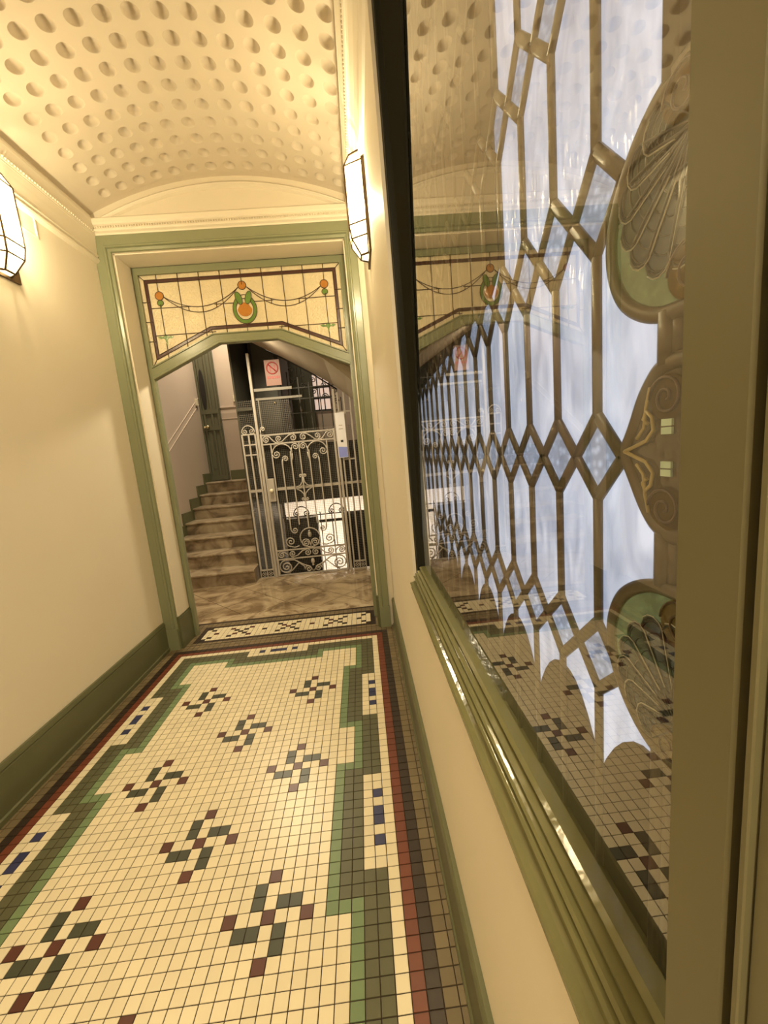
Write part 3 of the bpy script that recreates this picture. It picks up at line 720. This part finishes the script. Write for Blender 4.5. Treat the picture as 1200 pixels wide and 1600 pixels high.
# ------------------------------------------------------------------ landing and stairwell
lf = MB(); lf.box(-2.6, 1.0, YS, 4.80, -.06, 0, MARBLE)
lf.box(-1.62, .1, YS, YS+.13, 0, .0012, MARBLE_EDGE)
lf.build('floor', label='veined marble landing floor beyond the threshold mosaic', category='floor', **ST)
sx = MB(); sx.box(-2.7, -2.5, YG+.06, 8.4, -1.2, 4.6, GREYP)
# dado band rising with the stair
sx.prism([(4.4, -.6), (5.41, 0), (8.3, 0), (8.3, 0)], lambda a, b, h: (0, 0, 0), 0, 0, GREYP) if False else None
dd = [(4.5, 1.14), (5.43, 1.70), (6.44, 2.30), (6.75, 2.48)]
sx.prism([(4.5, 0.0), (6.75, 1.2), (6.75, 2.42), (6.44, 2.245), (5.43, 1.64), (4.5, 1.08)], lambda a, b, h: (-2.5+h, a, b), 0, .002, DADO)
for off in (0, .1):
    sx.tube([(-2.498, a, b-off+.04) for a, b in dd], .006, GREYP, 6)
sx.build('wall_stair_left', label='plaster stairwell wall with a rising taupe dado', category='wall', **ST)
bw = MB(); bw.box(-2.6, -1.38, 6.78, 6.95, 1.155, 4.6, GREYP)
bw.prism([(-2.5, 1.155), (-1.38, 1.155), (-1.38, 2.24), (-2.5, 2.24)], lambda a, b, h: (a, 6.78-h, b), 0, .003, DADO)
bw.box(-2.6, -1.38, 6.765, 6.78, 2.325, 2.34, GREYP); bw.box(-2.6, -1.38, 6.77, 6.78, 2.145, 2.155, GREYP)
bw.build('wall_stair_back', label='pale plaster wall at the head of the stair with a taupe dado', category='wall', **ST)
bl = MB(); bl.box(-2.17, -1.38, 6.755, 6.78, 1.155, 1.31, SKIRT); bl.build('baseboard_stair_back', label='dark green skirting at the head of the stair', category='baseboard', **ST)
en = MB(); en.box(-2.7, 1.2, YG+.06, 8.4, 4.5, 4.65, GREYP); en.box(1.0, 1.2, YG+.06, 8.4, -1.2, 4.6, GREYP); en.box(-2.7, 1.2, 8.2, 8.4, -1.2, 4.6, GREYP)
en.box(-2.7, XL-.2, YG+.0, YG+.14, -.05, 4.6, GREYP); en.box(XR+.14, 1.2, YG, YG+.14, -1.2, 4.6, GREYP); en.box(XL-.2, XR+.3, YG+.06, YG+.14, 3.0, 4.6, GREYP)
en.build('wall_stairwell', label='outer plaster walls closing the stairwell', category='wall', **ST)
# stairs
stn = thing('staircase', 'worn marble staircase rising to a landing left of the iron gate', 'staircase', (-1.93, 4.6, 0), **ST)
for k in range(7):
    y0 = 4.6+.31*k; z1 = .165*(k+1)
    mb = MB(); mb.box(-2.5, -1.37, y0, 6.78 if k == 6 else y0+.34, z1-.165, z1-.03, MARBLE_STEP)
    pr = [(y0-.02, z1-.03), (y0-.028, z1-.022), (y0-.028, z1-.008), (y0-.02, z1), (6.78 if k == 6 else y0+.33, z1), (6.78 if k == 6 else y0+.33, z1-.03)]
    mb.loft([[(-2.5, a, b) for a, b in pr], [(-1.37, a, b) for a, b in pr]], MARBLE_STEP, cap=True)
    mb.build('step', stn)
fix_parent(stn)
sk = MB()
for k in range(7):
    y0 = 4.55+.31*k; z1 = .165*(k+1)
    sk.box(-2.5, -2.475, y0, y0+.32, z1-.2, z1+.14, SKIRT)
sk.build('baseboard_stair', label='stepped dark green skirting up the stair wall', category='baseboard', **ST)
# door at stair head
dt = thing('door_2', 'narrow grey green panelled door with an oval light at the stair head', 'door', (-2.4, 6.76, 1.155), **ST)
mb = MB(); mb.box(-2.62, -2.19, 6.735, 6.775, 1.155, 3.4, DOORG); mb.build('door_leaf', dt)
for xa in (-2.498, -2.455, -2.335, -2.235):
    mb = MB(); mb.bbox(xa, xa+.035, 6.715, 6.735, 1.16, 3.4, DOORG, .004); mb.build('stile', dt)
for za in (1.17, 1.98, 2.24):
    mb = MB(); mb.box(-2.6, -2.2, 6.712, 6.735, za, za+.07, DOORG); mb.build('rail', dt)
mb = MB(); mb.prism([(-2.43, 1.36), (-2.36, 1.36), (-2.36, 1.95), (-2.43, 1.95)], lambda a, b, h: (a, 6.735-h, b), 0, .008, DOORG)
mb.build('panel', dt)
ov = [(-2.405+.042*math.cos(2*PI*i/24), 2.62+.32*math.sin(2*PI*i/24)) for i in range(24)]
mb = MB(); mb.prism(ov, lambda a, b, h: (a, 6.735-h, b), .018, .022, BLACKM); mb.build('oval_glass', dt)
mb = MB(); mb.sphere((-2.40, 6.69, 2.035), .03, BRASS); mb.build('knob', dt)
mb = MB(); mb.sphere((-2.45, 6.695, 2.035), .018, BRASS); mb.build('knob', dt)
fix_parent(dt)
for (nm, lb, lc_) in (('bell_push', 'small pale bell push on the stair wall beside the panelled door', (-2.66+.17, 6.6, 2.42)), ('bell_push', 'small pale switch box on the back stair wall above the dado', (-1.93, 6.77, 2.46))):
    mb = MB(); x_, y_, z_ = lc_
    mb.bbox(x_-.03 if y_ > 6.7 else -2.5, x_+.03 if y_ > 6.7 else -2.47, y_-.02 if y_ > 6.7 else y_-.03, y_+.01 if y_ > 6.7 else y_+.03, z_-.05, z_+.05, SWITCH, .004)
    mb.sphere((x_, y_-.02 if y_ > 6.7 else y_, z_), .012, SWITCH, 8, 6, (1, .6, 1)) if y_ > 6.7 else None
    mb.build(nm, label=lb, category='switch')
# upper flight soffit crossing in front of the shaft
so = MB()
lo_ = [(-1.25, 2.83), (-1.023, 2.69), (-.774, 2.55), (-.506, 2.385), (-.223, 2.20), (-.061, 2.06), (.25, 1.75)]
hi_ = [(a, b+.5) for a, b in lo_]
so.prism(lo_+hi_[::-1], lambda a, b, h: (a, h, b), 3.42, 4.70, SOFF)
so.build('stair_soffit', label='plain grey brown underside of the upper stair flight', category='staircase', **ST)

# ------------------------------------------------------------------ lift shaft behind the gate
sh = MB()
sh.box(-1.375, -1.355, 4.80, 6.5, -1.1, 3.6, WOODDARK); sh.box(-1.40, -1.36, 6.5, 8.2, -1.1, 1.15, SOFF); sh.box(.34, .38, 6.5, 8.2, -1.1, .73, SOFF)
sh.box(.32, .36, 4.80, 6.6, -1.1, 3.6, WOODDARK)
sh.build('wall_shaft', label='dark green boarded sides of the lift shaft', category='wall', **ST)
pf = MB(); pf.box(-2.6, 1.0, 4.80, 4.84, -1.15, -.02, SOFF); pf.box(-2.6, 1.0, 4.8, 8.2, -1.2, -1.1, BLACKM)
pf.build('floor_pit', label='dark bottom of the lift pit', category='floor', **ST)
sl = MB(); sl.box(-1.36, 1.0, 6.50, 8.2, .72, 1.15, SOFF); sl.box(-1.36, .34, 6.45, 6.50, .72, 1.62, DARKIRON)
sl.build('floor_upper', label='dark upper landing slab behind the lift shaft', category='floor', **ST)
# daylight window under the slab
wd = thing('window_2', 'bright frosted window low behind the lift shaft', 'window', (-.7, 6.62, 0), **ST)
mb = MB(); mb.box(-1.36, .34, 6.62, 6.626, -1.05, .72, AG_FROST); mb.build('pane', wd)
mb = MB()
for xa in (-1.36, -.40, .31): mb.box(xa, xa+.03, 6.59, 6.62, -1.1, .72, BLACKM)
mb.box(-.78, .34, 6.57, 6.62, .315, .36, BLACKM); mb.box(-1.36, .34, 6.57, 6.62, .70, .73, BLACKM)
mb.box(-.385, .34, 6.58, 6.61, -1.1, .44, BLACKM)
mb.build('frame', wd); fix_parent(wd)
lcab = thing('lift_cabin', 'dark lift cabin hanging in the shaft behind the upper gate', 'lift cabin', (-1.13, 5.9, 1.66))
mb = MB(); mb.bbox(-1.33, -.95, 5.5, 6.3, 1.66, 3.5, DARKIRON, .01); mb.build('body', lcab)
mb = MB(); mb.box(-1.28, -1.0, 5.485, 5.5, 1.72, 3.4, WOODDARK); fp_ = mb.build('front_panel', lcab)
mb = MB(); mb.sphere((-1.05, 5.46, 2.16), .022, BRASS); mb.build('handle', fp_); fix_parent(lcab)
cbn = thing('machine_cabinet', 'dark machine cabinet standing against the bright window in the lift shaft', 'cabinet', (-1.05, 6.45, -1.1))
mb = MB(); mb.bbox(-1.29, -.79, 6.35, 6.56, -1.1, .45, BLACKM, .01); mb.build('body', cbn); mb = MB(); mb.box(-1.27, -.83, 6.34, 6.35, -.9, .38, DARKIRON); mb.build('door', cbn); fix_parent(cbn)
# upper back door and window
ud = thing('door_3', 'grey green double door seen through the gate above the shaft', 'door', (-1.07, 8.15, 1.15), **ST)
mb = MB(); mb.box(-1.36, -.79, 8.13, 8.2, 1.15, 3.4, DOORG); mb.build('door_leaf', ud)
for xa in (-1.34, -1.11, -1.03, -.84):
    mb = MB(); mb.bbox(xa, xa+.04, 8.105, 8.13, 1.15, 3.4, DOORG, .004); mb.build('stile', ud)
mb = MB(); mb.sphere((-1.06, 8.09, 2.33), .035, BRASS); mb.build('knob', ud); fix_parent(ud)
uw = thing('window_3', 'pinkish gridded window high behind the gate', 'window', (-.68, 8.18, 2.3), **ST)
PINKG = pmat('pinkish_backlit_glass', (.8, .62, .52, 1), .4, emit=(1, .74, .6, 1), estr=.55)
mb = MB(); mb.box(-.86, -.48, 8.17, 8.175, 2.31, 3.3, PINKG); mb.build('pane', uw)
mb = MB()
for za in (2.29, 2.53, 2.74, 3.0): mb.box(-.88, -.46, 8.15, 8.17, za, za+.035, DARKIRON)
for xa in (-.88, -.72, -.6, -.48): mb.box(xa, xa+.02, 8.15, 8.17, 2.29, 3.3, DARKIRON)
mb.build('frame', uw); fix_parent(uw)

# ------------------------------------------------------------------ wrought iron gate
Y = YGATE
def spiral(cx_, cz_, r1, a0, turns, r2=.004, n=None, sg_=1):
    n = n or int(14*turns)
    return [(cx_+(r1+(r2-r1)*i/n)*math.cos(a0+sg_*2*PI*turns*i/n), cz_+(r1+(r2-r1)*i/n)*math.sin(a0+sg_*2*PI*turns*i/n)) for i in range(n+1)]
def iron(mb, pts, r=.0078, y=Y, m=IRON): mb.tube([(a, y, b) for a, b in pts], r, m, 5)
GX0, GX1 = -1.12, -.275; GC = (GX0+GX1)/2
gt = thing('lift_gate', 'grey wrought iron scrollwork lift gate leaf with barred middle', 'gate', (GC, Y, 0))
mb = MB()
for x_ in (GX0, GX1): mb.bbox(x_-.012, x_+.012, Y-.012, Y+.012, .005, 1.72, IRON, .002)
for z_ in (.012, .21, .32, 1.60, 1.705): mb.box(GX0, GX1, Y-.007, Y+.007, z_-.008, z_+.008, IRON)
mb.build('frame', gt)
for k in range(7):
    x_ = GC+.108*(k-3); mb = MB()
    zt = 1.59 if k in (3,) else (1.40 if k in (1, 5) else 1.50)
    if k in (0, 6): zt = 1.59
    zb_ = {0: .33, 1: .56, 2: .62, 3: .56, 4: .62, 5: .56, 6: .33}[k]
    mb.box(x_-.007, x_+.007, Y-.007, Y+.007, zb_, zt, IRON); mb.build('bar', gt)
def scr(lst, name='scroll'):
    mb = MB()
    for L_ in lst: iron(mb, L_)
    mb.build(name, gt)
for s_ in (-1, 1):
    # top frieze S-scrolls
    def mir(L_): return [(GC+s_*(a-GC), b) for a, b in L_]
    zc = 1.652
    for (ax, bx) in ((.03, .13), (.16, .27), (.30, .395)):
        pass
    scr([mir(spiral(GC+.06, zc, .04, PI/2, 1.6, sg_=1)), mir([(GC+.06, zc+.04), (GC+.10, zc+.035), (GC+.15, zc), (GC+.19, zc-.035), (GC+.225, zc-.038)]), mir(spiral(GC+.225, zc+.0, .038, -PI/2, 1.6, sg_=1))])
    scr([mir(spiral(GC+.37, zc, .04, PI/2, 1.7, sg_=-1)), mir([(GC+.37, zc+.04), (GC+.33, zc+.03), (GC+.30, zc-.01), (GC+.27, zc-.04), (GC+.225, zc-.042)])])
    # C scrolls under the frieze
    cx_ = GC+.205
    scr([mir([(cx_+.115*math.cos(a), 1.475+.115*math.sin(a)) for a in [PI*i/12 for i in range(13)]]), mir(spiral(cx_+.068, 1.475, .047, 0, 1.7, sg_=-1)), mir([(cx_-.115, 1.475), (cx_-.112, 1.42), (cx_-.1, 1.38)])])
    scr([mir(spiral(cx_-.03, 1.415, .036, 0, 1.6, sg_=1)), mir([(cx_+.006, 1.415), (cx_+.008, 1.35)])])
    scr([mir(spiral(GC+.045, 1.545, .042, 0, 1.7, sg_=1)), mir([(GC+.087, 1.545), (GC+.10, 1.50), (GC+.108, 1.42)])])
    # star at mid height
    scr([mir([(GC+.004, 1.19), (GC+.012, 1.13), (GC+.04, 1.09), (GC+.105, 1.06), (GC+.05, 1.03), (GC+.014, .99), (GC+.004, .93)]), mir(spiral(GC+.024, 1.20, .02, PI, 1.2, sg_=-1)), mir(spiral(GC+.024, .925, .02, PI, 1.2, sg_=1))])
    # lower scrolls
    scr([mir(spiral(GC+.055, .385, .05, PI/2, 1.8, sg_=-1)), mir([(GC+.055, .435), (GC+.02, .42), (GC+.004, .37), (GC+.0, .33)])])
    scr([mir(spiral(GC+.235, .42, .062, -PI/2, 1.8, sg_=1)), mir([(GC+.235, .358), (GC+.19, .345), (GC+.14, .36)])])
    scr([mir(spiral(GC+.17, .555, .04, 0, 1.5, sg_=-1)), mir([(GC+.21, .555), (GC+.216, .62), (GC+.216, .7)])])
    # lower frieze
    scr([mir(spiral(GC+.05, .268, .042, PI/2, 1.6, sg_=1)), mir([(GC+.05, .31), (GC+.11, .295), (GC+.17, .245), (GC+.23, .228)]), mir(spiral(GC+.23, .268, .04, -PI/2, 1.6, sg_=1))])
    scr([mir(spiral(GC+.365, .266, .042, PI/2, 1.7, sg_=-1)), mir([(GC+.365, .308), (GC+.32, .29), (GC+.285, .25)])])
    # bottom panel
    scr([mir(spiral(GC+.325, .11, .088, PI/2, 2.2, sg_=-1)), mir([(GC+.325, .198), (GC+.22, .19), (GC+.13, .13), (GC+.05, .09), (GC+.0, .03)])])
    scr([mir(spiral(GC+.06, .06, .044, 0, 1.6, sg_=1)), mir([(GC+.104, .06), (GC+.11, .10), (GC+.17, .15), (GC+.25, .07), (GC+.32, .022)])])
mb = MB(); iron(mb, [(GC+.118*math.cos(2*PI*i/28), .45+.118*math.sin(2*PI*i/28)) for i in range(29)]); mb.build('ring', gt)
scr([spiral(GX0+.028, 1.775, .028, PI, 1.4, sg_=-1), [(GX0, 1.705), (GX0, 1.775)]])
for zc in (.49, .155):
    mb = MB(); mb.sphere((GC, Y, zc), .024, IRON, 10, 8, (1, .7, 1.5)); mb.sphere((GC, Y, zc+(.04 if zc > .3 else -.045)), .014, IRON, 8, 6); mb.build('pinecone', gt)
mb = MB(); mb.bbox(GX0+.01, GX0+.085, Y-.03, Y+.02, .93, 1.20, IRON, .004); lkc = mb.build('lock_case', gt)
mb = MB(); mb.sphere((GX0+.05, Y-.055, 1.06), .024, SWITCH); mb.tube([(GX0+.05, Y-.03, 1.06), (GX0+.05, Y-.05, 1.06)], .01, BRASS, 8); mb.build('knob', lkc, label='round ivory knob')
fix_parent(gt)

def side_panel(x0, x1, ztop, label, rails):
    t = thing('gate_side_panel', label, 'iron panel', ((x0+x1)/2, Y, 0))
    mb = MB()
    for z_ in rails:
        mb = MB(); mb.box(x0, x1, Y-.007, Y+.007, z_-.008, z_+.008, IRON); mb.build('rail', t)
    for i in range(3):
        x_ = x0+(x1-x0)*i/2; mb = MB(); mb.box(x_-.009, x_+.009, Y-.009, Y+.009, .10, ztop, IRON); mb.build('bar', t)
    mb = MB(); mb.box(x0-.01, x1+.01, Y-.012, Y+.014, .0, .012, IRON); mb.box(x0-.01, x1+.01, Y-.012, Y+.014, .09, .105, IRON)
    for x_ in (x0-.01, (x0+x1)/2-.006, x1-.002): mb.box(x_, x_+.012, Y-.012, Y+.014, .01, .095, IRON)
    mb.box(x0, x1, Y+.006, Y+.012, .01, .095, BLACKM)
    for q in (.25, .75):
        cxx = x0+(x1-x0)*q; 
        for (dx, dz) in ((0, .016), (0, -.016), (.016, 0), (-.016, 0)): iron(mb, [(cxx+dx+.013*math.cos(2*PI*i/10), .05+dz+.013*math.sin(2*PI*i/10)) for i in range(11)], .0035, Y-.004)
    mb.build('plinth', t)
    return t
t = side_panel(-1.335, -1.185, 1.735, 'narrow grey iron fixed panel left of the lift gate with an arched scroll top', (1.07, 1.495, 1.61, 1.73))
mb = MB(); iron(mb, [(-1.26+.075*math.cos(PI*i/12), 1.745+.085*math.sin(PI*i/12)) for i in range(13)])
for s_ in (-1, 1): iron(mb, [(-1.26+s_*(a+1.26), b) for a, b in spiral(-1.26+.04, 1.765, .032, 0, 1.6, sg_=-1)], .005)
mb.build('scroll', t); fix_parent(t)
t = side_panel(-.195, -.055, 2.12, 'narrow grey iron fixed panel right of the lift gate reaching up to the soffit', (1.07, 1.35, 1.9))
fix_parent(t)
for x_, zt, lb in ((-1.1535, 2.62, 'tall grey iron post left of the gate leaf'), (-.238, 2.16, 'tall grey iron post right of the gate leaf')):
    mb = MB(); mb.bbox(x_-.015, x_+.015, Y-.018, Y+.018, 0, zt, IRON, .003); mb.box(x_-.017, x_+.017, Y-.022, Y+.02, 0, .03, IRON); mb.build('gate_post', label=lb, category='post')
# overlight frame above gate, wire mesh behind
ov = thing('gate_overlight', 'open grey iron frame of thin rails above the lift gate', 'iron frame', (GC, Y, 1.75))
for (a_, b_, c_, d_, e_, f_, m_) in ((-1.13, -.70, Y-.01, Y+.01, 2.20, 2.23, IRONM), (-1.13, -.60, Y+.022, Y+.034, 2.105, 2.13, IRONM), (-1.11, -1.095, Y+.022, Y+.034, 1.72, 2.105, IRONM),
                         (-1.345, -1.178, Y+.0, Y+.016, 2.0, 2.03, WOODDARK)):
    mb = MB(); mb.box(a_, b_, c_, d_, e_, f_, m_); mb.build('rail', ov)
fix_parent(ov)
cr_ = MB(); cr_.box(-1.345, .3, Y+.022, Y+.034, 1.05, 1.085, IRON); cr_.build('cage_rail', label='flat grey iron rail crossing behind the gate at lock height', category='rail')
ov = thing('shaft_grille', 'dark iron grille with scroll heads inside the shaft behind the gate', 'iron grille', (-.5, 5.05, 1.35))
YB_ = 5.05
for k in range(6):
    x_ = -.79+.125*k; zt = 2.28-.62*(x_+.5) if False else 2.45-.55*k*.125
    mb = MB(); mb.box(x_-.006, x_+.006, YB_-.006, YB_+.006, 1.35, min(zt, 2.5), DARKIRON); mb.build('bar', ov)
mb = MB()
for k in range(5):
    cx_ = -.73+.125*k; cz_ = 2.40-.07*k
    iron(mb, spiral(cx_, cz_-.06, .04, 0, 1.6, sg_=1), .006, YB_, DARKIRON); iron(mb, spiral(cx_, cz_+.07, .035, PI, 1.4, sg_=-1), .005, YB_, DARKIRON)
iron(mb, [(-1.0, 2.72), (-.79, 2.60), (-.5, 2.42), (-.2, 2.2)], .009, YB_, DARKIRON)
for z_ in (1.95, 2.12, 2.25): mb.box(-.8, -.2, YB_-.005, YB_+.005, z_, z_+.012, DARKIRON)
mb.build('scroll', ov); fix_parent(ov)
ws = MB(); y_ = 4.79
x_ = -1.345
while x_ < .3:
    ws.box(x_-.0009, x_+.0009, y_-.0009, y_+.0009, .02, 2.12 if x_ < -.75 else 1.75, MESHM); x_ += .0215
z_ = .02
while z_ < 2.12:
    ws.box(-1.345, .3 if z_ < 1.75 else -.76, y_-.0009, y_+.0009, z_-.0009, z_+.0009, MESHM); z_ += .0215
ws.build('wire_screen', label='fine grey wire mesh screen stretched behind the gate', category='wire screen')
# back ornament seen low against the window
ro = thing('shaft_railing', 'black scroll topped railing silhouetted against the low bright window', 'railing', (-.7, 6.2, -1.1))
mb = MB()
for k in range(9): mb.box(-1.25+.18*k-.007, -1.25+.18*k+.007, 6.2-.007, 6.2+.007, -1.1, .55, DARKIRON)
mb.build('bar', ro); mb = MB(); mb.box(-1.3, .3, 6.19, 6.21, .50, .515, DARKIRON)
for cx_ in (-1.0, -.45):
    iron(mb, [(cx_+.12*math.cos(PI*i/12), .53+.13*math.sin(PI*i/12)) for i in range(13)], .008, 6.2, DARKIRON)
    for s_ in (-1, 1): iron(mb, [(cx_+s_*(a-cx_), b) for a, b in spiral(cx_+.075, .55, .045, 0, 1.6, sg_=-1)], .008, 6.2, DARKIRON)
mb.build('scroll', ro); fix_parent(ro)

# signs
sn = thing('warning_sign', 'pale red prohibition sign with a crossed circle hung above the gate', 'sign', (-.89, 4.73, 2.38))
fS = lambda a, b, h: (a, 4.728-h, b)
mb = MB(); mb.prism([(-.975, 2.25), (-.805, 2.25), (-.805, 2.53), (-.975, 2.53)], fS, -.003, 0, SIGNR); mb.build('plate', sn)
mb = MB()
mb.tube([(-.89+.062*math.cos(2*PI*i/28), 4.727, 2.44+.062*math.sin(2*PI*i/28)) for i in range(28)], .0065, REDI, 5, closed=True)
mb.tube([(-.934, 4.726, 2.484), (-.846, 4.726, 2.396)], .006, REDI, 5)
for s_ in (-1, 1): mb.box(-.89+s_*.025-.007, -.89+s_*.025+.007, 4.725, 4.728, 2.405, 2.475, REDI)
mb.build('symbol', sn)
mb = MB()
for i in range(7): mb.box(-.955+.021*i, -.955+.021*i+.013, 4.7255, 4.728, 2.325, 2.352, REDI)
mb.build('lettering', sn); 
fix_parent(sn)
nt_ = thing('paper_notice', 'tall white paper notice with a blue foot hung right of the gate', 'notice', (-.185, 4.72, 1.37))
fN = lambda a, b, h: (a, 4.722-h, b)
mb = MB(); mb.prism([(-.243, 1.37), (-.135, 1.37), (-.135, 1.89), (-.243, 1.89)], fN, -.002, 0, PAPER); mb.build('sheet', nt_)
mb = MB(); mb.prism([(-.240, 1.375), (-.138, 1.375), (-.138, 1.49), (-.240, 1.50)], fN, 0, .0008, BLUEI); mb.build('blue_foot', nt_)
for q_ in ((-.205, -.175, 1.55, 1.575, DARKIRON), (-.215, -.165, 1.70, 1.708, IRON), (-.21, -.17, 1.74, 1.748, IRON)):
    mb = MB(); mb.box(q_[0], q_[1], 4.7205, 4.722, q_[2], q_[3], q_[4]); mb.build('printed_line', nt_); fix_parent(nt_)
